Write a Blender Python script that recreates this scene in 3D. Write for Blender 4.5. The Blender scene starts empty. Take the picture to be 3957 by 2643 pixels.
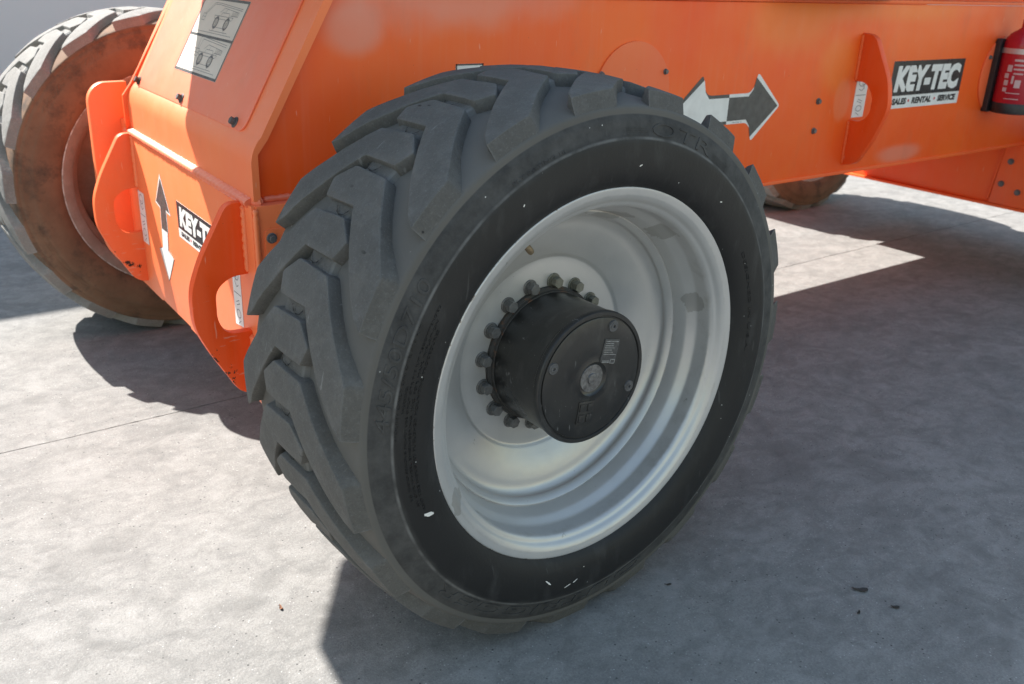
import bpy, bmesh, math, random
from mathutils import Vector, Matrix, noise
random.seed(7)
sc = bpy.context.scene
C = sc.collection
R = math.radians
# ------------------------------------------------------------------ camera
F_PX, W_PX = 3547.78, 3957.0
cam = bpy.data.cameras.new('camera'); camo = bpy.data.objects.new('camera', cam); C.objects.link(camo)
cam.sensor_width = 36.0; cam.lens = 36.0 * F_PX / W_PX; cam.clip_start = .05; cam.clip_end = 2000
yaw, pitch, roll = 0.65233, -0.386167, 0.038745
fw = Vector((math.cos(pitch)*math.sin(yaw), math.cos(pitch)*math.cos(yaw), math.sin(pitch)))
rt = Vector((math.cos(yaw), -math.sin(yaw), 0)); up = rt.cross(fw)
r2 = math.cos(roll)*rt + math.sin(roll)*up; u2 = -math.sin(roll)*rt + math.cos(roll)*up
camo.matrix_world = Matrix(((r2.x, u2.x, -fw.x, -1.12532), (r2.y, u2.y, -fw.y, -1.36288), (r2.z, u2.z, -fw.z, 1.27264), (0, 0, 0, 1)))
cam.dof.use_dof = True; cam.dof.focus_distance = 1.75; cam.dof.aperture_fstop = 6.3
sc.camera = camo
# ------------------------------------------------------------------ light
SUN = Vector((-.335, .96, 1.0)).normalized()           # towards the sun
elev = math.asin(SUN.z); azim = math.atan2(SUN.x, SUN.y)
world = bpy.data.worlds.new('World'); sc.world = world; world.use_nodes = True
wn = world.node_tree.nodes; wl = world.node_tree.links
sky = wn.new('ShaderNodeTexSky'); sky.sky_type = 'NISHITA'; sky.sun_disc = False
sky.sun_elevation = elev; sky.sun_rotation = azim; sky.air_density = 1.95; sky.dust_density = 1.1; sky.ozone_density = .4
bg = wn['Background']; bg.inputs[1].default_value = .086
wl.new(sky.outputs[0], bg.inputs[0])
sl = bpy.data.lights.new('sun', 'SUN'); sl.energy = 5.0; sl.angle = R(.53); sl.color = (1, .955, .89)
so = bpy.data.objects.new('sun', sl); C.objects.link(so); so.location = (0, 0, 12)
so.rotation_euler = (-SUN).to_track_quat('-Z', 'Y').to_euler()
sc.view_settings.view_transform = 'Standard'; sc.view_settings.look = 'None'
sc.view_settings.exposure = 1.5; sc.view_settings.gamma = 1.0; sc.view_settings.use_curve_mapping = False

# ------------------------------------------------------------------ materials
class M:
    """small node builder"""
    def __init__(s, name, rough=.6, metal=0., spec=.5):
        s.m = bpy.data.materials.new(name); s.m.use_nodes = True
        s.t = s.m.node_tree; s.n = s.t.nodes; s.b = s.n['Principled BSDF']
        s.b.inputs['Roughness'].default_value = rough; s.b.inputs['Metallic'].default_value = metal
        s.b.inputs['Specular IOR Level'].default_value = spec
        s.tc = s.n.new('ShaderNodeTexCoord'); s.obj = s.tc.outputs['Object']
        s.geo = s.n.new('ShaderNodeNewGeometry'); s.pos = s.geo.outputs['Position']
    def link(s, a, b): s.t.links.new(a, b)
    def put(s, sock, v):
        if hasattr(v, 'links'): s.link(v, sock)
        else:
            try: sock.default_value = v
            except Exception: sock.default_value = (*v, 1)
    def noise(s, scale, detail=4, rough=.55, vec=None, dist=0, color=False):
        n = s.n.new('ShaderNodeTexNoise'); n.inputs['Scale'].default_value = scale; n.inputs['Detail'].default_value = detail
        n.inputs['Roughness'].default_value = rough; n.inputs['Distortion'].default_value = dist
        s.link(vec if vec is not None else s.obj, n.inputs['Vector']); return n.outputs['Color' if color else 'Fac']
    def voro(s, scale, vec=None, feat='F1', rand=1.):
        n = s.n.new('ShaderNodeTexVoronoi'); n.feature = feat; n.inputs['Scale'].default_value = scale
        n.inputs['Randomness'].default_value = rand
        s.link(vec if vec is not None else s.obj, n.inputs['Vector']); return n.outputs['Distance']
    def map(s, vec=None, scale=(1, 1, 1), loc=(0, 0, 0), rot=(0, 0, 0)):
        n = s.n.new('ShaderNodeMapping'); n.inputs['Scale'].default_value = scale
        n.inputs['Location'].default_value = loc; n.inputs['Rotation'].default_value = rot
        s.link(vec if vec is not None else s.obj, n.inputs['Vector']); return n.outputs[0]
    def rng(s, fac, a, b, c=0., d=1., smooth=False):
        n = s.n.new('ShaderNodeMapRange'); n.clamp = True
        if smooth: n.interpolation_type = 'SMOOTHSTEP'
        s.put(n.inputs['Value'], fac)
        for k, v in zip(('From Min', 'From Max', 'To Min', 'To Max'), (a, b, c, d)): n.inputs[k].default_value = v
        return n.outputs['Result']
    def math(s, op, a, b=0.):
        n = s.n.new('ShaderNodeMath'); n.operation = op; s.put(n.inputs[0], a); s.put(n.inputs[1], b); return n.outputs[0]
    def mix(s, fac, a, b):
        n = s.n.new('ShaderNodeMix'); n.data_type = 'RGBA'; s.put(n.inputs['Factor'], fac)
        s.put(n.inputs[6], a); s.put(n.inputs[7], b); return n.outputs[2]
    def sep(s, vec=None):
        n = s.n.new('ShaderNodeSeparateXYZ'); s.link(vec if vec is not None else s.obj, n.inputs[0]); return n.outputs
    def blob(s, cx, cy, cz, rx, ry, rz, soft=.25, wob=.3, sc_=6., vec=None):
        """soft-edged patch (1 inside) round a world point"""
        v = s.map(vec if vec is not None else s.pos, (1/rx, 1/ry, 1/rz), (-cx/rx, -cy/ry, -cz/rz))
        n = s.n.new('ShaderNodeVectorMath'); n.operation = 'LENGTH'; s.link(v, n.inputs[0])
        d = s.math('ADD', n.outputs['Value'], s.math('MULTIPLY', s.math('SUBTRACT', s.noise(sc_, 3, vec=vec if vec is not None else s.pos), .5), wob*2))
        return s.rng(d, 1-soft, 1+soft, 1, 0, True)
    def color(s, v): s.put(s.b.inputs['Base Color'], v)
    def rough(s, v): s.put(s.b.inputs['Roughness'], v)
    def bump(s, h, strength=.3, dist=.002, prev=None):
        n = s.n.new('ShaderNodeBump'); n.inputs['Strength'].default_value = strength; n.inputs['Distance'].default_value = dist
        s.put(n.inputs['Height'], h)
        if prev is not None: s.link(prev, n.inputs['Normal'])
        s.link(n.outputs[0], s.b.inputs['Normal']); return n.outputs[0]

ORANGE = (.90, .130, .010); DEEP = (.88, .085, .006); CHALK = (.70, .30, .22); YEL = (.84, .30, .06)
def paint(name, chalk=.0, patches=(), chips=False, coat=.12, deep=0.):
    m = M(name, .42)
    big = m.noise(2.2, 4, vec=m.pos); fine = m.noise(35, 5, vec=m.map(m.pos, (1, 1, .25)))
    c = m.mix(m.math('ADD', m.rng(big, .35, .7, 0, 1-deep), deep), ORANGE, DEEP)
    c = m.mix(m.math('ADD', m.rng(fine, .35, .75, 0, .05), chalk), c, CHALK)
    for (col, amt, a) in patches:
        c = m.mix(m.math('MULTIPLY', m.blob(*a), amt), c, col)
    # grime specks and fine vertical rain streaks
    sp = m.rng(m.voro(70, m.pos), .07, .04); rare = m.rng(m.noise(12, 2, vec=m.pos), .58, .63)
    c = m.mix(m.math('MULTIPLY', m.math('MULTIPLY', sp, rare), .8), c, (.06, .03, .02))
    st = m.rng(m.noise(60, 3, vec=m.map(m.pos, (1, 1, .04))), .55, .8, 0, .08)
    c = m.mix(st, c, (.72, .36, .25))
    rg = m.rng(m.noise(14, 4, vec=m.pos), .3, .75, .42, .58)
    if chips:
        z = m.sep(m.pos)[2]; x = m.sep(m.pos)[0]
        n1 = m.noise(26, 6, .72, vec=m.pos)
        low = m.math('ADD', m.rng(z, .56, .36, -.12, .06), m.rng(x, -.42, -.52, 0, .085))
        ch = m.rng(m.math('ADD', n1, low), .655, .675)
        c = m.mix(ch, c, (.035, .02, .015))
        ru = m.rng(m.math('ADD', n1, low), .62, .69, 0, .6)
        c = m.mix(ru, c, (.33, .07, .03)) if False else c
        scr = m.rng(m.noise(90, 2, vec=m.map(m.pos, (.25, 1, 1.6), rot=(0, .35, 0))), .66, .70, 0, .5)
        scr = m.math('MULTIPLY', scr, m.rng(z, .60, .45))
        c = m.mix(scr, c, (.70, .36, .26)); rg = m.math('ADD', rg, m.math('MULTIPLY', ch, .35))
    gd = m.rng(m.noise(8, 6, .7, vec=m.map(m.pos, (1, 1, .45))), .56, .80, 0, .22); c = m.mix(gd, c, (.40, .17, .10))
    lt = m.rng(m.noise(120, 2, vec=m.map(m.pos, (1, 1, .12), rot=(0, .25, 0))), .71, .75, 0, .35); c = m.mix(lt, c, (.85, .50, .36))
    m.color(c); m.rough(rg)
    m.bump(m.noise(220, 2, vec=m.pos), .12, .0006, m.bump(m.noise(16, 2, vec=m.pos), .10, .002))
    m.b.inputs['Coat Weight'].default_value = coat; m.b.inputs['Specular IOR Level'].default_value = .35; m.b.inputs['Coat Roughness'].default_value = .42
    return m.m
P_SIDE = paint('orange_paint_side', 0, [
    (CHALK, .55, (-.12, .575, 1.14, .07, .3, .055, .4, .25, 9.)), (CHALK, .55, (.12, .575, 1.26, .42, .3, .115, .4, .3, 7.)),
    (CHALK, .5, (2.18, .575, .672, .13, .3, .032, .45, .25, 9.)),
    (YEL, .32, (1.42, .575, 1.16, .20, .3, .10, .5, .4, 6.)), (YEL, .3, (1.70, .575, 1.01, .09, .3, .08, .5, .4, 8.)),
    (YEL, .3, (1.95, .575, 1.20, .5, .3, .05, .5, .4, 5.)),
    ((.80, .26, .12), .4, (1.755, .575, .89, .045, .3, .07, .2, .05, 9.))])  # last patch: pale oval of light through the side lug's hole, painted in
P_COVER = paint('orange_paint_cover', .16)
P_FRONT = paint('orange_paint_front_sunlit', .09, patches=[((.95, .265, .095), .5, (-.4, 1.0, .7, 3, 3, 3, .1, 0., 1.))], coat=.6)  # same orange, yellowed and lightened toward its sunlit look
P_PANEL = paint('orange_paint_chalked', .31, coat=.75)
P_BOX = paint('orange_paint_box', .05)
P_LUG = paint('orange_paint_chipped', .0, chips=True, deep=.9)  # orange deepened for the dark ground the near lugs reflect
P_LUG2 = paint('orange_paint_chipped_far', .14, chips=True, deep=.0)  # same paint lightened for the far lug, lit by sun and bounce

def simple(name, col, rough=.6, metal=0., var=.0, scale=30., bump=0.):
    m = M(name, rough, metal)
    if var:
        n = m.noise(scale, 5)
        m.color(m.mix(m.rng(n, .3, .7), tuple(c*(1-var) for c in col), tuple(min(1, c*(1+var)) for c in col)))
        m.rough(m.rng(m.noise(scale*.6, 3), .3, .7, max(.05, rough-.12), min(1, rough+.12)))
    else: m.color(col)
    if bump: m.bump(m.noise(scale*4, 3), bump, .001)
    return m.m
WHITE = simple('sticker_white', (.72, .71, .69), .38, 0, .08, 25)
BLACKV = simple('sticker_black', (.03, .03, .032), .35, 0, .3, 30)
DGREY = simple('sticker_charcoal', (.065, .065, .065), .4, 0, .25, 40)
BROWNB = simple('sticker_weathered_black', (.075, .06, .055), .5, 0, .5, 90)
INKG = simple('printed_grey_ink', (.16, .16, .17), .5)
PLATEG = simple('rating_plate_grey', (.075, .075, .077), .5, .3, .3, 150)
FADED = simple('faded_print', (.26, .26, .26), .6, 0, .4, 200)
TAN = simple('sheet_yellowed', (.62, .57, .52), .45, 0, .06, 12)
REDDOT = simple('sticker_red', (.55, .03, .04), .4)
BOLT = simple('bolt_zinc', (.13, .13, .13), .48, .25, .25, 120)
BOLTY = simple('bolt_yellow_zinc', (.165, .163, .135), .48, .25, .3, 90)
BOLTG = simple('bolt_phosphate', (.10, .10, .105), .6, .4, .3, 90)
RUSTB = simple('bolt_rusty', (.07, .045, .035), .75, .2, .5, 160)
STEEL = simple('bare_steel', (.19, .19, .195), .5, .8, .4, 140, .3)
DARKST = simple('dark_structure', (.03, .03, .032), .6, .2, .3, 20)
GREYP = simple('grey_hood_paint', (.35, .35, .36), .5, 0, .1, 10)
BRASS = simple('valve_brass', (.22, .17, .11), .5, .5, .4, 200)
BLKPLASTIC = simple('black_plastic', (.02, .02, .022), .45, 0, .3, 60)
REDP = simple('extinguisher_red', (.42, .012, .025), .28, 0, .12, 8)

def tread_mat(name, k):
    m = M(name, .9, 0, .25)
    K = lambda *c: tuple(min(.6, x*k*.95) for x in c)
    dust = m.noise(5, 6, .6, vec=m.pos); g = m.noise(260, 4, .75, vec=m.pos); g2 = m.noise(48, 5, .65, vec=m.pos)
    c = m.mix(m.rng(dust, .25, .75), K(.084, .081, .077), K(.117, .113, .108))
    c = m.mix(m.rng(g2, .50, .78, 0, .45), c, K(.150, .149, .146)); c = m.mix(m.rng(g, .56, .72, 0, .6), c, K(.185, .185, .183)); c = m.mix(m.rng(g, .44, .3, 0, .6), c, K(.055, .055, .057))
    # dust settled where the rubber is sheltered is paler and browner; worn nicks are dark
    gr = m.rng(m.noise(14, 5, .7, vec=m.pos), .55, .7, 0, .5); c = m.mix(gr, c, K(.145, .138, .128))
    nick = m.math('MULTIPLY', m.rng(m.voro(24, m.map(m.pos, (1, .45, 1))), .085, .05), m.rng(m.noise(9, 2, vec=m.pos), .55, .6)); c = m.mix(nick, c, (.022, .022, .022))
    sc1 = m.rng(m.noise(30, 3, vec=m.map(m.pos, (.3, 2.5, .5), rot=(.4, .2, 0))), .70, .735, 0, .55); c = m.mix(sc1, c, K(.23, .23, .23))
    c = m.mix(m.rng(m.geo.outputs['Pointiness'], .515, .60, 0, .55), c, K(.21, .21, .208))
    m.color(c); m.bump(g, .8, .0014, m.bump(m.noise(60, 4, .7, vec=m.pos), .35, .003, m.bump(nick, -.8, .003)))
    return m.m
CRACK = simple('crack_black', (.008, .008, .008), .9)
TREAD = tread_mat('tread_rubber', 1.0); TREAD2 = tread_mat('tread_rubber_dusty_sunlit', 2.1)  # far treads: same rubber, dusty and lifted toward its sunlit white

m = M('tyre_carcass_rubber', .8, 0, .35)
xyz = m.sep(); rad = m.math('SQRT', m.math('ADD', m.math('MULTIPLY', xyz[0], xyz[0]), m.math('MULTIPLY', xyz[2], xyz[2])))
rj = m.math('ADD', rad, m.math('MULTIPLY', m.math('SUBTRACT', m.noise(7, 5), .5), .035))
dusty = m.mix(m.noise(6, 5), (.083, .079, .074), (.120, .115, .108))
black = m.mix(m.noise(9, 6, .65), (.008, .008, .009), (.020, .020, .021))
smear = m.rng(m.noise(22, 5, .6, vec=m.map(scale=(1, 1, .35))), .55, .85, 0, .5)
black = m.mix(smear, black, (.07, .07, .072))
k = m.rng(rj, .464, .482, 0, 1, True)
c = m.mix(k, black, m.mix(m.rng(m.noise(16, 6, .7), .35, .7), (.030, .030, .031), (.075, .074, .073)))
c = m.mix(m.rng(rad, .5125, .5145), c, dusty)
ring = m.math('MULTIPLY', m.rng(m.math('ABSOLUTE', m.math('SUBTRACT', rad, .4735)), .0035, .0008), m.rng(m.noise(30, 4), .35, .65, .15, .75))
c = m.mix(ring, c, (.15, .15, .15))
spot = m.rng(m.voro(44), .06, .045); keep = m.rng(m.noise(13, 2), .55, .59)
c = m.mix(m.math('MULTIPLY', spot, keep), c, (.55, .55, .54))
scr = m.rng(m.noise(45, 2, vec=m.map(scale=(1.5, 1, .18), rot=(0, .5, 0))), .69, .73, 0, .3)
c = m.mix(scr, c, (.09, .09, .09))
m.color(c); m.rough(m.rng(k, 0, 1, .58, .85)); m.bump(m.noise(180, 4), .3, .001, m.bump(m.noise(24, 3), .2, .003)); CARC = m.m

m = M('tyre_dusty_rubber', .85, 0, .3)  # dusty brown; the orange cast stands for bounce off the chassis
c = m.mix(m.rng(m.noise(5, 6, .65), .3, .7), (.130, .074, .047), (.215, .130, .083)); c = m.mix(m.rng(m.noise(9, 6, .72), .50, .68, 0, .8), c, (.050, .040, .034))
m.color(c); m.bump(m.noise(160, 4), .3, .001, m.bump(m.noise(24, 3), .2, .003)); CARC2 = m.m
m = M('letter_rubber', .7); xyz = m.sep()
c = m.mix(m.noise(30, 4), (.026, .026, .027), (.052, .052, .052)); m.color(c); m.bump(m.noise(200, 3), .3, .0006); LETT = m.m

m = M('rim_silver_paint', .36, .45, .5)
n1 = m.noise(12, 6, .6); c = m.mix(m.rng(n1, .3, .7), (.47, .47, .472), (.505, .505, .505))
c = m.mix(m.rng(m.noise(70, 4), .6, .8, 0, .15), c, (.56, .56, .55))
pk = m.rng(m.noise(11, 5, .7, dist=.4), .675, .682); c = m.mix(m.math('MULTIPLY', pk, .8), c, (.30, .295, .28))
gr_ = m.rng(m.noise(5, 6, .7), .55, .8, 0, .10); c = m.mix(gr_, c, (.36, .35, .335))
sp = m.math('MULTIPLY', m.rng(m.voro(60), .05, .03), m.rng(m.noise(17, 2), .58, .62)); c = m.mix(sp, c, (.12, .08, .06))
for bx in ((.205, -.133, .256, .040, .03, .022), (.327, -.136, .088, .016, .03, .026), (-.328, -.188, -.158, .018, .03, .026), (-.250, -.15, -.245, .008, .03, .010), (.10, -.10, .30, .05, .03, .012)):
    pb = m.blob(*bx, .05, .85, 46., m.obj); c = m.mix(m.math('MULTIPLY', pb, .6), c, (.27, .262, .245))
for rz_ in (.3160, .3425, .3680):                              # patchy darker rings along the steps
    gm = m.math('MULTIPLY', m.rng(m.math('ABSOLUTE', m.math('SUBTRACT', m.math('SQRT', m.math('ADD', m.math('MULTIPLY', m.sep()[0], m.sep()[0]), m.math('MULTIPLY', m.sep()[2], m.sep()[2]))), rz_)), .004, .0008), m.rng(m.noise(18, 5, .7), .50, .70, 0, .35)); c = m.mix(gm, c, (.24, .225, .20))
xyz = m.sep(); rad = m.math('SQRT', m.math('ADD', m.math('MULTIPLY', xyz[0], xyz[0]), m.math('MULTIPLY', xyz[2], xyz[2])))
edge = m.rng(rad, .3805, .3822); er = m.rng(m.noise(34, 6, .72), .58, .62)
c = m.mix(m.math('MULTIPLY', edge, .35), c, (.66, .67, .69)); c = m.mix(m.math('MULTIPLY', edge, m.math('MULTIPLY', er, .8)), c, (.13, .085, .06))
m.color(c); m.rough(m.rng(m.noise(25, 4), .3, .7, .32, .42)); m.bump(m.noise(260, 3), .25, .0005, m.bump(m.noise(18, 3), .12, .003)); RIM = m.m

m = M('rim_bounce_brown', .6, .1)  # far rims: dusty brown with the chassis' orange bounce light in the colour
c = m.mix(m.rng(m.noise(7, 6, .7), .3, .7), (.20, .155, .13), (.36, .31, .28)); xyz = m.sep(); rad = m.math('SQRT', m.math('ADD', m.math('MULTIPLY', xyz[0], xyz[0]), m.math('MULTIPLY', xyz[2], xyz[2])))
c = m.mix(m.math('MULTIPLY', m.rng(rad, .3780, .3800), m.rng(m.noise(40, 4, .7), .4, .6)), c, (.62, .61, .60)); m.color(c); m.bump(m.noise(90, 3), .2, .001); RIM2 = m.m
m = M('hub_black_enamel', .42)
c = m.mix(m.noise(10, 5), (.012, .012, .012), (.030, .030, .030))
st = m.rng(m.noise(26, 6, .7, vec=m.map(scale=(1, 2.5, .5))), .54, .78, 0, .5); c = m.mix(st, c, (.085, .083, .08))
sw = m.rng(m.noise(6, 5, .65, vec=m.map(loc=(2, 1, 3))), .54, .64, 0, .25); c = m.mix(sw, c, (.065, .065, .066))
sc2 = m.rng(m.noise(70, 3, .7, vec=m.map(scale=(1, .4, .25))), .66, .72, 0, .6); c = m.mix(sc2, c, (.20, .20, .20))
c = m.mix(m.math('MULTIPLY', m.rng(m.voro(70), .05, .03), m.rng(m.noise(20, 2), .5, .55)), c, (.3, .3, .3))
m.color(c); m.rough(m.rng(m.noise(14, 4), .3, .7, .26, .50)); m.bump(m.noise(150, 3), .2, .0008); HUB = m.m
m = M('hub_flange_rusty', .8); c = m.mix(m.rng(m.noise(60, 5, .7), .55, .70), (.045, .044, .043), (.14, .06, .028)); m.color(c); m.bump(m.noise(120, 3), .4, .001); HUBR = m.m

m = M('concrete', .88, 0, .3)
P = m.pos
n1 = m.noise(1.1, 6, .6, vec=P); n2 = m.noise(9, 6, .62, vec=m.map(P, (1, 1.7, 1), rot=(0, 0, .55)), dist=1.0); n3 = m.noise(45, 5, .65, vec=P); n4 = m.noise(210, 4, .75, vec=P); n5 = m.noise(520, 2, .7, vec=P)
c = m.mix(m.rng(n1, .3, .7), (.208, .202, .194), (.247, .240, .230))
c = m.mix(m.rng(n2, .30, .56, .62, 0), c, (.128, .127, .126))
c = m.mix(m.rng(n2, .55, .76, 0, .55), c, (.285, .281, .275))
c = m.mix(m.rng(n3, .52, .74, 0, .40), c, (.140, .138, .136))
c = m.mix(m.rng(n4, .52, .67, 0, .50), c, (.110, .109, .107)); c = m.mix(m.rng(n4, .46, .33, 0, .45), c, (.34, .334, .324))
c = m.mix(m.rng(n5, .58, .74, 0, .35), c, (.12, .12, .12))
bl = m.math('MULTIPLY', m.rng(m.voro(60, P), .17, .10), m.rng(m.noise(23, 2, vec=P), .53, .57)); c = m.mix(m.math('MULTIPLY', bl, .85), c, (.045, .045, .045))
wh = m.math('MULTIPLY', m.rng(m.voro(85, P), .17, .11), m.rng(m.noise(31, 2, vec=P), .52, .56)); c = m.mix(m.math('MULTIPLY', wh, .6), c, (.47, .465, .455))
bt = m.rng(m.noise(5.5, 5, .62, vec=P, dist=1.2), .50, .66, 0, .45); c = m.mix(bt, c, (.120, .118, .114))
b2 = m.rng(m.noise(13, 4, .6, vec=m.map(P, loc=(3, 1, 0)), dist=1.5), .54, .68, 0, .35); c = m.mix(b2, c, (.130, .126, .121))
b3 = m.rng(m.noise(7, 4, .6, vec=m.map(P, loc=(7, 4, 0)), dist=1.0), .54, .70, 0, .35); c = m.mix(b3, c, (.30, .294, .285))
st = m.rng(m.noise(1.7, 5, .62, vec=P, dist=.8), .56, .74, 0, .30); c = m.mix(st, c, (.12, .118, .116))
# two faint tyre scuffs and a hairline crack
cr = m.rng(m.voro(.9, m.map(P, rot=(0, 0, .4), loc=(.3, .1, 0)), 'DISTANCE_TO_EDGE'), .0022, .0008, 0, .0)
c = m.mix(cr, c, (.06, .06, .06))
m.color(c); m.bump(n4, .7, .002, m.bump(n3, .35, .003, m.bump(n2, .12, .006))); CONC = m.m
m = M('joint_filler', .95); m.color((.10, .098, .095)); JOINT = m.m
m = M('wall_cladding', .55); c = m.mix(m.noise(1.5, 5), (.60, .615, .64), (.66, .675, .70)); m.color(c); CLAD = m.m
LEAF = simple('dry_leaf', (.035, .03, .025), .8, 0, .4, 60)
TWIG = simple('twig', (.16, .07, .035), .85, 0, .4, 100)

# ------------------------------------------------------------------ helpers
def link(name, me, mat, parent=None, loc=None):
    o = bpy.data.objects.new(name, me); C.objects.link(o)
    if mat and not me.materials: me.materials.append(mat)
    if parent: o.parent = parent; o.matrix_parent_inverse = WORLDINV.get(parent.name, Matrix())
    if loc: o.location = loc
    return o
WORLDINV = {}
def empty(name, loc, label=None, cat=None, group=None):
    o = bpy.data.objects.new(name, None); C.objects.link(o); o.location = loc; o.empty_display_size = .2
    WORLDINV[o.name] = Matrix.Translation(loc).inverted()       # parts are modelled in world coordinates
    tag(o, label, cat, group); return o
def tag(o, label=None, cat=None, group=None, kind=None):
    if label: o['label'] = label
    if cat: o['category'] = cat
    if group: o['group'] = group
    if kind: o['kind'] = kind
    return o
def finish(bm, name, mat, parent=None, smooth=None, bevel=0., bseg=2):
    if bevel:
        es = [e for e in bm.edges if len(e.link_faces) == 2 and e.calc_face_angle(0) > R(25)]
        bmesh.ops.bevel(bm, geom=es, offset=bevel, segments=bseg, affect='EDGES', profile=.6, clamp_overlap=True)
    bmesh.ops.recalc_face_normals(bm, faces=bm.faces)
    me = bpy.data.meshes.new(name); bm.to_mesh(me); bm.free()
    if smooth is not None:
        me.polygons.foreach_set('use_smooth', [True]*len(me.polygons)); me.set_sharp_from_angle(angle=R(smooth))
    return link(name, me, mat, parent)
class Fr:
    """flat drawing frame: point(u, v, h)"""
    def __init__(s, O, U, V, N): s.O, s.U, s.V, s.N = Vector(O), Vector(U), Vector(V), Vector(N).normalized()
    def p(s, u, v, h=0.): return s.O + s.U*u + s.V*v + s.N*h
def prism(fr, poly, h0, h1, name, mat, parent, bevel=0., smooth=None, bseg=2):
    bm = bmesh.new()
    a = [bm.verts.new(fr.p(u, v, h0)) for u, v in poly]; b = [bm.verts.new(fr.p(u, v, h1)) for u, v in poly]
    bm.faces.new(a[::-1]); bm.faces.new(b); n = len(poly)
    for i in range(n): bm.faces.new((a[i], a[(i+1) % n], b[(i+1) % n], b[i]))
    bmesh.ops.recalc_face_normals(bm, faces=bm.faces)
    return finish(bm, name, mat, parent, smooth if smooth is not None else (35 if bevel else None), bevel, bseg)
def rpoly(pts, r, n=5):
    """round the corners of a polygon; r may be a list"""
    out = []; N = len(pts)
    for i in range(N):
        p0, p, p1 = Vector(pts[i-1]), Vector(pts[i]), Vector(pts[(i+1) % N]); rr = r[i] if isinstance(r, (list, tuple)) else r
        if rr <= 0: out.append(tuple(p)); continue
        d0, d1 = (p0-p), (p1-p); rr = min(rr, d0.length*.49, d1.length*.49); a, b = p+d0.normalized()*rr, p+d1.normalized()*rr
        for k in range(n+1):
            t = k/n; q = a*(1-t)**2 + p*2*t*(1-t) + b*t*t; out.append(tuple(q))
    return out
def circle(cx, cy, r, n=40): return [(cx+r*math.cos(2*math.pi*i/n), cy+r*math.sin(2*math.pi*i/n)) for i in range(n)]
def ribbons(fr, lines, w, h, name, mat, parent):
    bm = bmesh.new()
    for ln in lines:
        for (x0, y0), (x1, y1) in zip(ln[:-1], ln[1:]):
            d = Vector((x1-x0, y1-y0))
            if d.length < 1e-6: continue
            t = d.normalized()*w*.5; q = Vector((-t.y, t.x))
            a, b = Vector((x0, y0))-t, Vector((x1, y1))+t
            bm.faces.new([bm.verts.new(fr.p(*v, h)) for v in (a-q, b-q, b+q, a+q)])
    return finish(bm, name, mat, parent)
TXT = {}
def text_data(s, bold=0., shear=0., depth=0.):
    key = (s, bold, shear, depth)
    if key in TXT: return TXT[key]
    cu = bpy.data.curves.new('t', 'FONT'); cu.body = s; cu.size = 1; cu.offset = bold; cu.shear = shear; cu.extrude = depth
    cu.resolution_u = 3; cu.fill_mode = 'BOTH'
    o = bpy.data.objects.new('t', cu); C.objects.link(o); dg = bpy.context.evaluated_depsgraph_get()
    me = bpy.data.meshes.new_from_object(o.evaluated_get(dg)); bpy.data.objects.remove(o); bpy.data.curves.remove(cu)
    v = [x.co.copy() for x in me.vertices]; f = [tuple(p.vertices) for p in me.polygons]; bpy.data.meshes.remove(me)
    x0 = min(a.x for a in v); x1 = max(a.x for a in v); y0 = min(a.y for a in v); y1 = max(a.y for a in v)
    v = [Vector(((a.x-x0)/(x1-x0), (a.y-y0)/(y1-y0), a.z/depth if depth else 0)) for a in v]
    TXT[key] = (v, f); return v, f
def text_flat(fr, s, u0, v0, u1, v1, h, name, mat, parent, bold=.02, shear=0.):
    v, f = text_data(s, bold, shear)
    me = bpy.data.meshes.new(name); me.from_pydata([fr.p(u0+a.x*(u1-u0), v0+a.y*(v1-v0), h) for a in v], [], f)
    return link(name, me, mat, parent)
def lathe(bm, prof, segs=96, cap0=False, cap1=False, off=(0, 0)):
    """profile of (v outward, radius) about the wheel axis (local -Y is outward)"""
    rings = []
    for v, r in prof:
        rings.append([bm.verts.new((off[0]-r*math.cos(2*math.pi*i/segs), -v, off[1]+r*math.sin(2*math.pi*i/segs))) for i in range(segs)])
    for a, b in zip(rings[:-1], rings[1:]):
        for i in range(segs): bm.faces.new((a[i], a[(i+1) % segs], b[(i+1) % segs], b[i]))
    if cap0: bm.faces.new(rings[0])
    if cap1: bm.faces.new(rings[-1])
def smooth_prof(p, n=3):
    """Catmull-Rom refinement of a profile"""
    out = []
    for i in range(len(p)-1):
        a = Vector(p[max(0, i-1)]); b = Vector(p[i]); c = Vector(p[i+1]); d = Vector(p[min(len(p)-1, i+2)])
        for k in range(n):
            t = k/n; out.append(tuple(.5*((2*b)+(c-a)*t+(2*a-5*b+4*c-d)*t*t+(3*b-a-3*c+d)*t**3)))
    out.append(p[-1]); return out
def hexbolt(fr, u, v, h, r, head, name, mat, parent, washer=0., rot=0.):
    bm = bmesh.new()
    def disc(rad, h0, h1, n, ch=0., ro=0.):
        rs = [(rad, h0), (rad, h1-ch), (rad-ch*1.3, h1)] if ch else [(rad, h0), (rad, h1)]
        prev = None
        U, V = fr.U.normalized(), fr.N.cross(fr.U.normalized()); O = fr.p(u, v)
        for rr, hh in rs:
            ring = [bm.verts.new(O+U*rr*math.cos(ro+2*math.pi*i/n)+V*rr*math.sin(ro+2*math.pi*i/n)+fr.N*hh) for i in range(n)]
            if prev:
                for i in range(n): bm.faces.new((prev[i], prev[(i+1) % n], ring[(i+1) % n], ring[i]))
            prev = ring
        bm.faces.new(prev)
    if washer: disc(washer, h, h+.003, 20, .0008); h += .003
    disc(r*1.12, h, h+head*.18, 18, 0); disc(r, h+head*.18, h+head, 6, r*.06, rot)
    return finish(bm, name, mat, parent)

GZ = -.02
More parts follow.
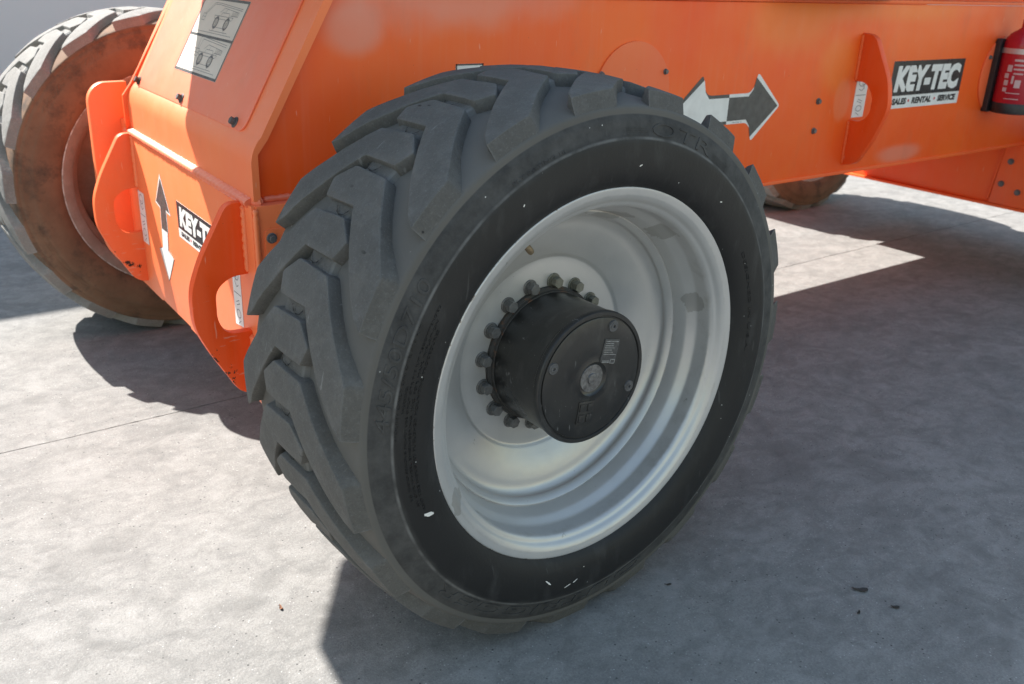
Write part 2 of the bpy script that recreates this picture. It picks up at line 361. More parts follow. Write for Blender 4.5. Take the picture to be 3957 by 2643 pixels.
# ------------------------------------------------------------------ ground
g = bpy.data.meshes.new('ground'); g.from_pydata([(-400, -400, GZ-.012), (400, -400, GZ-.012), (400, 400, GZ-.012), (-400, 400, GZ-.012)], [], [(0, 1, 2, 3)])
ground = tag(link('ground', g, JOINT), kind='structure')
JY = 1.247
def slab(x0, y0, x1, y1, fine):
    bm = bmesh.new(); gap = .0007
    pts = []
    def side(a, b):
        n = 900 if fine else 2
        for i in range(n):
            t = i/n; p = Vector(a).lerp(Vector(b), t)
            if fine:
                w = noise.noise(Vector((p.x*30, p.y*30, 3.3)))*.0022 + max(0, noise.noise(Vector((p.x*5, p.y*5, 8.1)))-.3)*.006
                nrm = Vector((b[1]-a[1], a[0]-b[0])).normalized(); p = p - nrm*(gap+abs(w)); wd = noise.noise(Vector((p.x*2.3, 4.4, 1.2)))*.006+noise.noise(Vector((p.x*11, 9.4, 1.2)))*.003; p.y += wd*(abs(p.y-JY) < .1)
            pts.append(p)
    x0 += gap; y0 += gap; x1 -= gap; y1 -= gap
    side((x0, y0), (x1, y0)); side((x1, y0), (x1, y1)); side((x1, y1), (x0, y1)); side((x0, y1), (x0, y0))
    top = [bm.verts.new((p.x, p.y, GZ)) for p in pts]; bot = [bm.verts.new((p.x, p.y, GZ-.011)) for p in pts]
    bm.faces.new(top)
    for i in range(len(pts)): bm.faces.new((bot[i], bot[(i+1) % len(pts)], top[(i+1) % len(pts)], top[i]))
    return finish(bm, 'concrete_slab', CONC, ground)
for i in range(-4, 5):
    for j in range(-6, 7):
        x0, y0 = -3.6+10*i, JY+5*j
        slab(x0, y0, x0+10, y0+5, i == 0 and j in (-1, 0))

# ------------------------------------------------------------------ building at the back left
BY, BH = 6.2, 3.98
bl = empty('warehouse_building', (-5.4, BY+6, GZ), 'plain blue-grey clad warehouse standing in shade behind the far front wheel', 'building')
fb = Fr((0, BY, 0), (1, 0, 0), (0, 0, 1), (0, -1, 0))
x = -13.2
while x < 2.4:
    x1 = min(x+2.6, 2.4); prism(fb, [(x+.004, GZ+.18), (x1-.004, GZ+.18), (x1-.004, GZ+BH-.12), (x+.004, GZ+BH-.12)], 0, .04, 'wall_panel', CLAD, bl, .006); x += 2.6
prism(fb, [(-13.2, GZ), (2.4, GZ), (2.4, GZ+.178), (-13.2, GZ+.178)], -.05, .03, 'plinth', CONC, bl)
prism(fb, [(-13.25, GZ+BH-.118), (2.45, GZ+BH-.118), (2.45, GZ+BH), (-13.25, GZ+BH)], -.3, .05, 'eaves_trim', GREYP, bl, .01)
prism(fb, [(-13.2, GZ), (2.4, GZ), (2.4, GZ+BH-.13), (-13.2, GZ+BH-.13)], -12, -.055, 'wall_core', CLAD, bl)

# ------------------------------------------------------------------ boom lift: chassis
CY = 1.085
lift = empty('boom_lift', (1.6, CY, GZ), 'orange boom lift chassis on big lugged tyres parked on concrete', 'boom lift')
SK = .0287                                              # the front of the chassis is skewed a little
tk = math.tan(SK)
Y0, Y1 = .550, 1.621                                    # near and far end of the front plate
FX = -.398
fF = Fr((FX-tk*.545, 0, 0), (tk, 1, 0), (0, 0, 1), (-math.cos(SK), math.sin(SK), 0))          # lower front: (y, z)
SD = .568
Vs = Vector((SD, 0, 1)); Us = Vector((tk, 1, 0)); Ns = Us.cross(Vs)
if Ns.x > 0: Ns = -Ns
fS = Fr((-.371-.903*SD-tk*.545, 0, 0), Us, Vs, Ns)                                            # sloping front: (y, z)
YS = .575
fY = Fr((0, YS, 0), (1, 0, 0), (0, 0, 1), (0, -1, 0))                                         # near side: (x, z)
def fy(y): return Fr((0, y, 0), (1, 0, 0), (0, 0, 1), (0, -1, 0))
def sweep_y(prof, y0, y1, name, mat, parent, bevel=0., smooth=30, skew=True):
    bm = bmesh.new(); k = tk if skew else 0
    a = [bm.verts.new((x+k*(y0-.545), y0, z)) for x, z in prof]; b = [bm.verts.new((x+k*(y1-.545), y1, z)) for x, z in prof]
    n = len(prof); bm.faces.new(a); bm.faces.new(b[::-1])
    for i in range(n): bm.faces.new((a[i], b[i], b[(i+1) % n], a[(i+1) % n]))
    return finish(bm, name, mat, parent, smooth, bevel)
# bent upper front plate
arc = []
for k in range(9):
    t = k/8; p = Vector((-.389, .855))*(1-t)**2 + Vector((-.389, .892))*2*t*(1-t) + Vector((-.3626, .918))*t*t; arc.append((p.x, p.y))
outer = [(-.389, .779)] + arc + [(-.2044, 1.1962), (-.105, 1.371)]
inner = [(-.088, 1.362), (-.188, 1.186), (-.3485, .911), (-.373, .880), (-.373, .779)]
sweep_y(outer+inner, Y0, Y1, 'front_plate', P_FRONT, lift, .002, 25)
# lower front plate, its bottom edge stepped by the flame cutter
low = [(Y0-.004, .770), (Y1+.012, .770), (Y1+.012, .285), (1.40, .288), (1.395, .293), (1.12, .296), (1.115, .290), (.98, .288), (Y0-.004, .283)]
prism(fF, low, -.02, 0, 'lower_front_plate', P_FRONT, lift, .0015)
# weld bead between the two
bm = bmesh.new(); N = 150; rings = []
for i in range(N+1):
    y = .565+(1.606-.565)*i/N; x = FX+tk*(y-.545)+.001
    w = 1+.10*math.sin(i*1.9)+random.uniform(-.09, .09)
    sec = [(-.004, -.010), (-.0065, -.006), (-.009, -.001), (-.006, .005), (.002, .009), (.011, .012), (.012, -.010)]
    rings.append([bm.verts.new((x+a*w, y, .7745+b*w)) for a, b in sec])
for a, b in zip(rings[:-1], rings[1:]):
    for j in range(7): bm.faces.new((a[j], a[(j+1) % 7], b[(j+1) % 7], b[j]))
bm.faces.new(rings[0]); bm.faces.new(rings[-1])
finish(bm, 'weld_bead', P_PANEL, lift, 60)
# near and far side plates
side = [(-.372, .772), (-.372, .880), (-.345, .914), (-.1665, 1.205), (3.9, 1.205), (3.9, .636), (.44, .636), (.40, .66), (.40, .772)]
sp = prism(fY, side, -.012, 0, 'side_plate', P_SIDE, lift, .0015)
prism(Fr((0, 1.596, 0), (1, 0, 0), (0, 0, 1), (0, 1, 0)), side, -.012, 0, 'side_plate', P_BOX, lift, .0015)
prism(Fr((0, 0, .638), (1, 0, 0), (0, 1, 0), (0, 0, -1)), [(.44, YS-.004), (3.9, YS-.004), (3.9, 1.600), (.44, 1.600)], 0, .012, 'bottom_plate', P_BOX, lift, .002)
prism(Fr((0, 0, 1.2065), (1, 0, 0), (0, 1, 0), (0, 0, 1)), [(-.16, YS-.006), (3.9, YS-.006), (3.9, 1.602), (-.16, 1.602)], 0, .012, 'top_plate', P_BOX, lift, .003)
prism(fy(YS+.045), [(-.10, 1.220), (3.9, 1.220), (3.9, 1.36), (-.02, 1.36)], -.02, 0, 'top_rail', P_BOX, lift, .003)
# axle box below the front of the chassis
fB = fy(.541)
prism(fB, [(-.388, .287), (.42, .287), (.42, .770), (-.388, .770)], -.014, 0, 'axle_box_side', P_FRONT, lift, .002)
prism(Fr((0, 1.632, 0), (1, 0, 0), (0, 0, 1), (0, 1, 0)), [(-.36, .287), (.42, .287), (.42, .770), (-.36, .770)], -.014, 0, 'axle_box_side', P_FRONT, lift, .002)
prism(Fr((0, 0, .2865), (1, 0, 0), (0, 1, 0), (0, 0, -1)), [(-.375, .543), (.42, .543), (.42, 1.63), (-.345, 1.63)], 0, .014, 'axle_box_floor', P_BOX, lift, .002)
prism(Fr((.42, 0, 0), (0, 1, 0), (0, 0, 1), (1, 0, 0)), [(.543, .288), (1.63, .288), (1.63, .768), (.543, .768)], -.014, 0, 'axle_box_back', P_BOX, lift, .002)
prism(Fr((0, 0, .7705), (1, 0, 0), (0, 1, 0), (0, 0, 1)), [(-.386, .543), (.43, .543), (.43, YS+.01), (-.386, YS+.01)], -.012, 0, 'axle_box_ledge', P_PANEL, lift, .002)
def bead(pts, r, name, mat):
    bm = bmesh.new(); prev = None; pts = [Vector(p) for p in pts]; n = max(6, int((pts[-1]-pts[0]).length/.006)); d = (pts[-1]-pts[0]).normalized()
    a = d.orthogonal().normalized(); b = d.cross(a)
    for i in range(n+1):
        c_ = pts[0].lerp(pts[-1], i/n); rr = r*(1+.16*math.sin(i*2.1)+random.uniform(-.12, .12))
        if i in (0, n): rr *= .5
        ring = [bm.verts.new(c_+(a*math.cos(k*math.pi/4)+b*math.sin(k*math.pi/4))*rr) for k in range(8)]
        if prev:
            for k in range(8): bm.faces.new((prev[k], prev[(k+1) % 8], ring[(k+1) % 8], ring[k]))
        else: bm.faces.new(ring)
        prev = ring
    bm.faces.new(prev); return finish(bm, name, mat, lift, 60)
bead([(-.36, YS-.002, .776), (.40, YS-.002, .776)], .008, 'weld_bead', P_PANEL)
bead([(-.371, YS-.003, .79), (-.371, YS-.003, .88)], .005, 'weld_bead', P_BOX)
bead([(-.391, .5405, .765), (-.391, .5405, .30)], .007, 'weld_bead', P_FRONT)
bead([(-.386, .556, .775), (-.366, .570, .775)], .013, 'weld_bead', P_PANEL)
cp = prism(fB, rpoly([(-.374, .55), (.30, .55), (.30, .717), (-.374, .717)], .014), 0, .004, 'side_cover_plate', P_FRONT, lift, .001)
hexbolt(fB, -.359, .697, .004, .0085, .009, 'bolt', BOLT, cp, .012, .2)
# access panel on the slope
pan = prism(fS, rpoly([(.647, .9115), (1.548, .9115), (1.548, 1.345), (.647, 1.345)], [.030, .030, .02, .02], 6), .0004, .0042, 'access_panel', P_PANEL, lift, .0012)
for y, z in ((1.530, .925), (1.117, .926), (.709, .924)): hexbolt(fS, y, z, .0042, .0085, .011, 'bolt', RUSTB if y > 1.4 else BOLTG, pan, .013, y)
sheet = prism(fS, [(.936, .985), (1.273, .985), (1.273, 1.172), (.936, 1.172)], .0043, .0049, 'diagram_sheet', TAN, pan)
def frame_lines(u0, v0, u1, v1): return [[(u0, v0), (u1, v0), (u1, v1), (u0, v1), (u0, v0)]]
ribbons(fS, frame_lines(.940, .9885, 1.269, 1.1685)+[[(.94, 1.0775), (1.269, 1.0775)]], .006, .0053, 'sheet_border', DGREY, pan)
def circ_line(cx, cz, r, n=14): return [[(cx+r*math.cos(2*math.pi*i/n), cz+r*.87*math.sin(2*math.pi*i/n)) for i in range(n+1)]]
dl = []; thick = []
for base, raised in ((1.0865, True), (.9975, False)):
    # drawn looking at the machine: image right is towards smaller y
    X = lambda t: 1.262-t*.315
    Z = lambda t: base+t*.078
    for cx in (.47, .72):
        thick += circ_line(X(cx), Z(.34), .0145); dl += circ_line(X(cx), Z(.34), .008) + circ_line(X(cx), Z(.34), .003, 8)
    dl += [[(X(.40), Z(.46)), (X(.80), Z(.46)), (X(.82), Z(.55)), (X(.38), Z(.55)), (X(.40), Z(.46))]]
    dl += [[(X(.52), Z(.55)), (X(.54), Z(.66)), (X(.70), Z(.66)), (X(.72), Z(.55))]]
    dl += [[(X(.48), Z(.66)), (X(.55), Z(.80)), (X(.74), Z(.76)), (X(.90), Z(.72)), (X(.90), Z(.60)), (X(.74), Z(.60))], [(X(.60), Z(.67)), (X(.62), Z(.78))], [(X(.76), Z(.61)), (X(.76), Z(.75))]]
    for q in range(5): dl += [[(X(.78+.022*q), Z(.61)), (X(.79+.022*q), Z(.72))]]
    if raised:
        dl += [[(X(.95), Z(.84)), (X(.42), Z(.93)), (X(.28), Z(.93)), (X(.13), Z(.55))], [(X(.95), Z(.79)), (X(.42), Z(.88)), (X(.29), Z(.88)), (X(.16), Z(.55))]]
        dl += [[(X(.10), Z(.35)), (X(.17), Z(.35)), (X(.17), Z(.56)), (X(.10), Z(.56)), (X(.10), Z(.35))], [(X(.10), Z(.46)), (X(.17), Z(.46))]]
    else:
        dl += [[(X(.95), Z(.90)), (X(.35), Z(1.0)), (X(.30), Z(.98)), (X(.32), Z(.60))], [(X(.95), Z(.84)), (X(.37), Z(.93)), (X(.35), Z(.62))]]
        dl += [[(X(.24), Z(.40)), (X(.37), Z(.40)), (X(.37), Z(.62)), (X(.24), Z(.62)), (X(.24), Z(.40))], [(X(.24), Z(.5)), (X(.37), Z(.5))], [(X(.30), Z(.4)), (X(.30), Z(.62))]]
    dl += [[(X(.47), Z(.20)), (X(.72), Z(.20))], [(X(.47), Z(.10)), (X(.47), Z(.26))], [(X(.72), Z(.10)), (X(.72), Z(.26))], [(X(.40), Z(.08)), (X(.82), Z(.08))], [(X(.10), Z(.01)), (X(.93), Z(.01))]]
ribbons(fS, dl, .0012, .0052, 'machine_drawing', INKG, pan); [ribbons(fS, [q], .005, .00525, 'drawn_tyre', INKG, pan) for q in thick]

# tie-down lugs: plates standing on the chassis with a D-shaped hole against it
def tie_lug(fr, outer, hole, t, name='tie_down_lug', mat=None):
    poly = rpoly(outer, [0]+[.03]*(len(outer)-2)+[0], 5)+rpoly(hole, [0]+[.022]*(len(hole)-2)+[0], 5)[::-1]
    return prism(fr, poly, -t, 0, name, mat or P_LUG, lift, .0022)
lo = [(-.396, .770), (-.436, .770), (-.503, .652), (-.531, .580), (-.531, .495), (-.503, .430), (-.440, .318), (-.415, .305), (-.396, .305)]
lh = [(-.396, .603), (-.440, .602), (-.476, .575), (-.477, .500), (-.455, .465), (-.396, .463)]
tie_lug(fy(.597), [(x+tk*.05, z) for x, z in lo], [(x+tk*.05, z) for x, z in lh], .026)
bead([(-.397, .594, .765), (-.397, .594, .61)], .008, 'weld_bead', P_FRONT)
bead([(-.397, .594, .455), (-.397, .594, .31)], .008, 'weld_bead', P_FRONT)
tie_lug(fy(1.548), [(x+.031, z+.004) for x, z in lo], [(x+.031, z+.006) for x, z in lh], .026, mat=P_LUG2)
bead([(-.369, 1.546, .77), (-.369, 1.546, .61)], .008, 'weld_bead', P_FRONT)
# far steering-stop plate beside the front wheel
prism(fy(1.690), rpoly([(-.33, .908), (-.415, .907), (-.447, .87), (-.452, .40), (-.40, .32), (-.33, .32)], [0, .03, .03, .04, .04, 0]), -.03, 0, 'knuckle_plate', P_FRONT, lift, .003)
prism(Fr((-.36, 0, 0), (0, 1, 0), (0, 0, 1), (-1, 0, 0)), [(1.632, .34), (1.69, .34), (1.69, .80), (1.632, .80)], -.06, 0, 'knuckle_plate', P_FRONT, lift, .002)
# side lug, upright plate on the near side
fX = Fr((1.8147, 0, 0), (0, 1, 0), (0, 0, 1), (-1, 0, 0))
tie_lug(fX, [(YS+.001, 1.112), (.526, 1.107), (.449, .965), (.432, .875), (.470, .765), (.522, .670), (YS+.001, .660)],
        [(YS+.001, .952), (.535, .953), (.498, .912), (.498, .850), (.525, .820), (YS+.001, .819)], .026)
bead([(1.8127, YS-.002, 1.108), (1.8127, YS-.002, .955)], .006, 'weld_bead', P_BOX); bead([(1.8127, YS-.002, .815), (1.8127, YS-.002, .665)], .006, 'weld_bead', P_BOX)

# stickers
def company(fr, u0, v0, u1, v1, split, name='company_sticker'):
    du = u1-u0; dv = v1-v0; sv = v0+dv*split
    a = prism(fr, [(u0, v0), (u1, v0), (u1, v1), (u0, v1)], .0004, .0010, name, WHITE, lift)
    prism(fr, [(u0, sv), (u1, sv), (u1, v1), (u0, v1)], .0011, .0014, 'black_band', BLACKV, a)
    text_flat(fr, 'KEY-TEC', u0+du*.05, sv+(v1-sv)*.10, u0+du*.955, v1-(v1-sv)*.13, .0018, 'lettering', WHITE, a, .065, .10)
    for s, f0, f1 in (('SALES', .058, .25), ('RENTAL', .325, .60), ('SERVICE', .69, .955)):
        text_flat(fr, s, u0+du*f0, v0+dv*split*.28, u0+du*f1, v0+dv*split*.80, .0014, 'lettering', BLACKV, a, .06, .1)
    for f in (.28, .645): prism(fr, circle(u0+du*f, v0+dv*split*.55, du*.011, 12), .0011, .0014, 'red_dot', REDDOT, a)
    return a
company(fY, 2.037, .8435, 2.523, 1.0125, .27)
fFm = Fr(fF.O, -fF.U, fF.V, fF.N)                                       # mirrored so lettering reads left to right (u = -y)
company(fFm, -1.133, .558, -.752, .659, .26)
# two-headed direction arrows, half charcoal half white
def half_arrow(s, c0, z0, L, stem, barb, tip): # s=+1 points right
    return [(c0, z0+stem), (c0+s*(L*.38), z0+stem), (c0+s*(L*.46), z0+stem+.02), (c0+s*(L*.50), z0+barb), (c0+s*L, z0), (c0+s*(L*.50), z0-barb), (c0+s*(L*.46), z0-stem-.02), (c0+s*(L*.38), z0-stem), (c0, z0-stem)]
def grow(poly, c, k, kz):
    return [(c[0]+(x-c[0])*k, c[1]+(z-c[1])*kz) for x, z in poly]
ac = (1.1635, .890)
rtp = half_arrow(1, ac[0], ac[1], .252, .046, .108, 0); lfp = half_arrow(-1, ac[0], ac[1], .252, .046, .108, 0)
ar = prism(fY, rpoly(rtp, [0, .02, .012, .012, .012, .012, .012, .02, 0], 3), .0004, .0009, 'arrow_sticker', WHITE, lift)
prism(fY, [(ac[0]+(x-ac[0])*.955, ac[1]+(z-ac[1])*(.78 if abs(z-ac[1]) < .06 else .86)) for x, z in rtp], .0010, .0013, 'arrow_half', DGREY, ar)
al = prism(fY, rpoly(lfp, [0, .02, .012, .012, .012, .012, .012, .02, 0], 3), .0004, .0009, 'arrow_sticker', DGREY, lift)
prism(fY, [(ac[0]+(x-ac[0])*.955, ac[1]+(z-ac[1])*(.78 if abs(z-ac[1]) < .06 else .86)) for x, z in lfp], .0010, .0013, 'arrow_half', WHITE, al)
text_flat(fY, '1701501 B', 1.19, .846, 1.235, .8505, .0013, 'part_number', INKG, ar, 0)
upf = [(1.252, .538), (1.250, .606), (1.214, .603), (1.276, .691), (1.343, .612), (1.303, .604), (1.312, .538)]
uo = [(1.249, .538), (1.246, .600), (1.206, .597), (1.277, .703), (1.351, .607), (1.308, .599), (1.316, .538)]
au = prism(fF, uo, .0004, .0009, 'arrow_sticker', WHITE, lift); prism(fF, upf, .0010, .0013, 'arrow_half', BROWNB, au)
dn = [(1.254, .538), (1.267, .482), (1.219, .468), (1.291, .384), (1.357, .465), (1.320, .478), (1.312, .538)]
do = [(x+(x-1.285)*.06, z+(z-.46)*.025) for x, z in dn]
ad = prism(fF, do, .0004, .0009, 'arrow_sticker', BROWNB, lift); prism(fF, dn, .0010, .0013, 'arrow_half', WHITE, ad)
# narrow tie-down pictogram stickers behind the lugs
def picto(fr, pts, name='tie_down_sticker'):
    a = prism(fr, pts, .0004, .0009, name, WHITE, lift)
    (u0, v0), (u1, v1) = (min(p[0] for p in pts), min(p[1] for p in pts)), (max(p[0] for p in pts), max(p[1] for p in pts))
    U = lambda t: u0+(u1-u0)*t
    V = lambda t: v0+(v1-v0)*t
    ln = [[(U(.1), V(.55)), (U(.9), V(.55))], [(U(.3), V(.70)), (U(.5), V(.66)), (U(.72), V(.72)), (U(.6), V(.80))], [(U(.5), V(.82)), (U(.7), V(.82))], [(U(.35), V(.45)), (U(.7), V(.40))], [(U(.3), V(.40)), (U(.65), V(.35))], [(U(.3), V(.12)), (U(.6), V(.05))]]
    ln += [[(U(.5+.28*math.cos(t)), V(.86+.09*math.sin(t))) for t in [k*.524 for k in range(13)]], [(U(.5+.24*math.cos(t)), V(.22+.07*math.sin(t))) for t in [k*.524 for k in range(13)]]]
    ribbons(fr, ln, .0022, .0012, 'pictogram', INKG, a); return a
picto(fF, [(.653, .452), (.709, .444), (.709, .600), (.653, .600)])
picto(fF, [(1.485, .442), (1.550, .440), (1.550, .602), (1.485, .602)])
picto(fY, [(1.826, .826), (1.895, .826), (1.895, .965), (1.826, .965)])
prism(fY, [(.150, 1.0), (.232, 1.0), (.232, 1.053), (.150, 1.053)], .0004, .0010, 'information_sticker', WHITE, lift)
ribbons(fY, frame_lines(.152, 1.002, .230, 1.051), .004, .0013, 'sticker_border', DGREY, lift)
# round covers and bolts on the near side
cv = prism(fY, circle(.747, .955, .144, 56), 0.0004, .0055, 'round_cover', P_COVER, lift, .001)
for x, z in ((.622, 1.014), (.868, 1.014), (.747, .83)): hexbolt(fY, x, z, .0045, .0065, .006, 'bolt', BOLT, cv, .0085, x)
cv2 = prism(fY, circle(2.812, .940, .154, 56), .0004, .0055, 'round_cover', P_COVER, lift, .001)
for x, z in ((2.699, 1.012), (2.75, .83)): hexbolt(fY, x, z, .0045, .0065, .006, 'bolt', BOLT, cv2, .0085, x)
for x, z in ((1.620, .893), (1.619, .794)): hexbolt(fY, x, z, 0, .0085, .007, 'bolt', BOLT, lift, .011, x)
# rear axle box, its front face seen below the chassis
fR = Fr((3.2, 0, 0), (0, 1, 0), (0, 0, 1), (-1, 0, 0))
rb = prism(fR, [(.56, .345), (1.585, .345), (1.585, .623), (.56, .623)], -.9, 0, 'rear_axle_box', P_BOX, lift, .003)
prism(fR, [(.45, .332), (1.60, .332), (1.60, .344), (.45, .344)], -.9, .022, 'bottom_flange', P_BOX, rb, .002)
prism(fR, rpoly([(.40, .346), (.675, .346), (.645, .66), (.40, .66)], [.03, 0, 0, .03]), .001, .016, 'end_plate', P_BOX, rb, .002)
for y, z in ((.615, .545), (.635, .44), (.555, .415), (.53, .535)): hexbolt(fR, y, z, .016, .010, .009, 'bolt', BOLT, rb, .014, y)
bead([(3.192, .685, .36), (3.192, .656, .62)], .006, 'weld_bead', P_BOX)
# axles and wheel motors
def axle(x, y0, y1, r, z, name):
    bm = bmesh.new(); prev = None
    for yy, rr in ((y0, r), (y0+(y1-y0)*.75, r), (y0+(y1-y0)*.8, r*1.25), (y1, r*1.25)):
        ring = [bm.verts.new((x+rr*math.cos(k*math.pi/10), yy, z+rr*math.sin(k*math.pi/10))) for k in range(20)]
        if prev:
            for k in range(20): bm.faces.new((prev[k], prev[(k+1) % 20], ring[(k+1) % 20], ring[k]))
        else: bm.faces.new(ring)
        prev = ring
    bm.faces.new(prev); return finish(bm, name, DARKST, lift, 40)
WZ = .5316
axle(-.05, 1.60, 2.09, .10, WZ, 'axle_stub'); axle(.0, .56, .10, .10, WZ, 'axle_stub'); axle(3.6, 1.58, 2.09, .10, WZ, 'axle_stub'); axle(3.6, .58, .10, .10, WZ, 'axle_stub')
# turntable and hood above the chassis (out of frame, it throws the big shadow)
ft = Fr((0, 0, 0), (1, 0, 0), (0, 1, 0), (0, 0, 1))
prism(ft, circle(1.6, CY, .62, 40), 1.22, 1.62, 'slewing_ring', DARKST, lift)
hood = [(-1.09, .52), (3.9, .52), (3.9, 1.76), (-.36, 1.745), (-.60, 1.735), (-.70, 1.76), (-.89, 1.88), (-1.07, 1.63), (-1.085, 1.50)]
prism(ft, hood, 1.62, 1.92, 'turntable_hood', GREYP, lift, .02)
prism(ft, [(-.5, .98), (3.6, .98), (3.6, 1.46), (-.5, 1.46)], 1.925, 2.15, 'boom_base', GREYP, lift, .02)

# ------------------------------------------------------------------ wheels
PITCH = 360/19.
def r_top(v): return .5700-.36*v*v
CPROF = [(0, .546), (.06, .5455), (.12, .541), (.165, .535), (.185, .5315), (.200, .5285), (.2050, .5265), (.2072, .5225), (.2078, .5155), (.2080, .5130), (.2108, .5100), (.2125, .500),
         (.2165, .484), (.2198, .4745), (.2207, .4725), (.2220, .460), (.2226, .445), (.2222, .430), (.2202, .415), (.2165, .402), (.2115, .393), (.2065, .3865), (.200, .380), (.17, .352)]
def r_floor(v):
    v = abs(v)
    for (a, ra), (b, rb_) in zip(CPROF[:-1], CPROF[1:]):
        if a <= v <= b and b > a: return ra+(rb_-ra)*(v-a)/(b-a)
    return CPROF[-1][1]
def v_side(r):
    for (a, ra), (b, rb_) in zip(CPROF[5:-1], CPROF[6:]):
        if rb_ <= r <= ra: return a+(b-a)*(ra-r)/(ra-rb_) if ra != rb_ else a
    return .21
KU = math.pi/180*.55
LUG = [(-6.3, -.060), (-2.7, -.076), (.8, -.034), (.4, .069), (-7.9, .137), (-14.6, .1945), (-24.4, .1955), (-22.8, .172), (-15.5, .110), (-6.2, .037)]
TIE = [(-10.2, -.052), (-10.2, .020), (-5.3, .030), (-5.3, -.052)]
def offs(poly, d):
    out = []; n = len(poly)
    ar_ = sum(poly[i-1][0]*poly[i][1]-poly[i][0]*poly[i-1][1] for i in range(n)); sg = 1 if ar_ > 0 else -1
    for i in range(n):
        p0, p, p1 = Vector(poly[i-1]), Vector(poly[i]), Vector(poly[(i+1) % n])
        e0, e1 = (p-p0).normalized(), (p1-p).normalized(); n0, n1 = Vector((e0.y, -e0.x))*sg, Vector((e1.y, -e1.x))*sg
        b = (n0+n1); k = d/max(.35, b.dot(n0)) if b.length > 1e-4 else 0; out.append(p+b*k)
    return [(p[0], p[1]) for p in out]
def lug_mesh(sgn, name, mat):
    bm = bmesh.new()
    def stack(poly, levels):
        prev = None
        for q, w in levels:
            ring = [bm.verts.new((a, b, w)) for a, b in q]
            if prev:
                n = len(ring)
                for i in range(n): bm.faces.new((prev[i], prev[(i+1) % n], ring[(i+1) % n], ring[i]))
            prev = ring
        bm.faces.new(prev)
    P0 = rpoly([(a*KU, b) for a, b in LUG], [.003, .006, .006, .004, .008, .003, .003, .004, .004, .002], 3)
    base = [(a, .2065 if b > .188 else b) for a, b in offs(P0, .0035)]
    stack(P0, [(base, -.06), (offs(P0, .0004), .90), (offs(P0, -.0003), .965), (offs(P0, -.0019), 1.)])
    T0 = [(a*KU, b) for a, b in TIE]
    stack(T0, [(offs(T0, .008), -.06), (offs(T0, .003), .35), (offs(T0, -.004), .52)])
    u = -.30
    while u < .02:
        g_ = bm.verts[:]+bm.edges[:]+bm.faces[:]; bmesh.ops.bisect_plane(bm, geom=g_, plane_co=(u, 0, 0), plane_no=(1, 0, 0)); u += .016
    v = -.06
    while v < .2:
        g_ = bm.verts[:]+bm.edges[:]+bm.faces[:]; bmesh.ops.bisect_plane(bm, geom=g_, plane_co=(0, v, 0), plane_no=(0, 1, 0)); v += .03
    for q in bm.verts:
        th = q.co.x/.55; vv = q.co.y; w = q.co.z; fl = r_floor(vv); tp = r_top(vv)
        r = fl+(tp-fl)*w
        j = noise.noise(Vector((q.co.x*22, vv*22, 1.7)))*.0010 + noise.noise(Vector((q.co.x*150, vv*150, 5.7)))*.0011*(w < .99)
        r += j*(w > .3); vv += j*.8
        vv *= sgn
        q.co = (-r*math.cos(th), -vv, r*math.sin(th))
    bmesh.ops.triangulate(bm, faces=[f for f in bm.faces if len(f.verts) > 4])
    bmesh.ops.recalc_face_normals(bm, faces=bm.faces)
    pr = None
    for k in range(13):                                     # curved split in the rubber bridge
        a_ = R(-75+150*k/12); row = []
        for rr in (.0195+.001*math.sin(k*1.7), .0213+.0012*math.sin(k*2.3+1)):
            uu, v2 = -7.7*KU+rr*math.cos(a_)*-.9+.012, .002+rr*math.sin(a_)
            fl, tp = r_floor(v2), r_top(v2); r = fl+(tp-fl)*.52+.0034; th = uu/.55
            row.append(bm.verts.new((-r*math.cos(th), -v2*sgn, r*math.sin(th))))
        if pr: f_ = bm.faces.new((pr[0], pr[1], row[1], row[0])); f_.material_index = 1
        pr = row
    me = bpy.data.meshes.new(name); bm.to_mesh(me); bm.free()
    me.polygons.foreach_set('use_smooth', [True]*len(me.polygons)); me.set_sharp_from_angle(angle=R(28)); me.materials.append(mat); me.materials.append(CRACK)
    return me
LUG_N, LUG_F = lug_mesh(1, 'tread_lug', TREAD), lug_mesh(-1, 'tread_lug', TREAD)
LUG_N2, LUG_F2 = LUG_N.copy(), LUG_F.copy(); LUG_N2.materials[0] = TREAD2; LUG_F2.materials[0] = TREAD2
def lathe_mesh(name, profs, mat, segs=128, sharp=30):
    bm = bmesh.new()
    for p in profs: lathe(bm, p, segs)
    bmesh.ops.recalc_face_normals(bm, faces=bm.faces)
    me = bpy.data.meshes.new(name); bm.to_mesh(me); bm.free()
    me.polygons.foreach_set('use_smooth', [True]*len(me.polygons)); me.set_sharp_from_angle(angle=R(sharp)); me.materials.append(mat); return me
full = [(-a, b) for a, b in CPROF[::-1]] + CPROF[1:]
TYRE = lathe_mesh('tyre', [full], CARC, 144, 40); TYRE2 = lathe_mesh('tyre', [full], CARC2, 144, 40)
S = .033
rp = [(.150, .383), (.160, .3845), (.1680, .3842), (.1712, .3820), (.1712, .3790), (.1695, .3715), (.1680, .3665), (.1635, .3590), (.1570, .3535), (.1535, .3475), (.1480, .3430), (.1380, .3415), (.1200, .3408), (.1125, .3392), (.1050, .3345), (.0975, .3292), (.0900, .3255), (.0660, .3178)]
rp = smooth_prof(rp, 3)
weld = [(.0655, .3175), (.0660, .3150), (.0640, .3125), (.0600, .3095), (.0560, .3065), (.0520, .3045), (.0490, .3040)]
disc = [(.0480, .3040), (.0430, .3025), (.0380, .2985), (.0335, .2925), (.0305, .2840), (.0275, .272), (.0165, .245), (.0010, .217), (-.0010, .2135), (-.0042, .2095), (-.0058, .2060), (-.0060, .1950), (-.0060, .120)]
disc = smooth_prof(disc, 2)
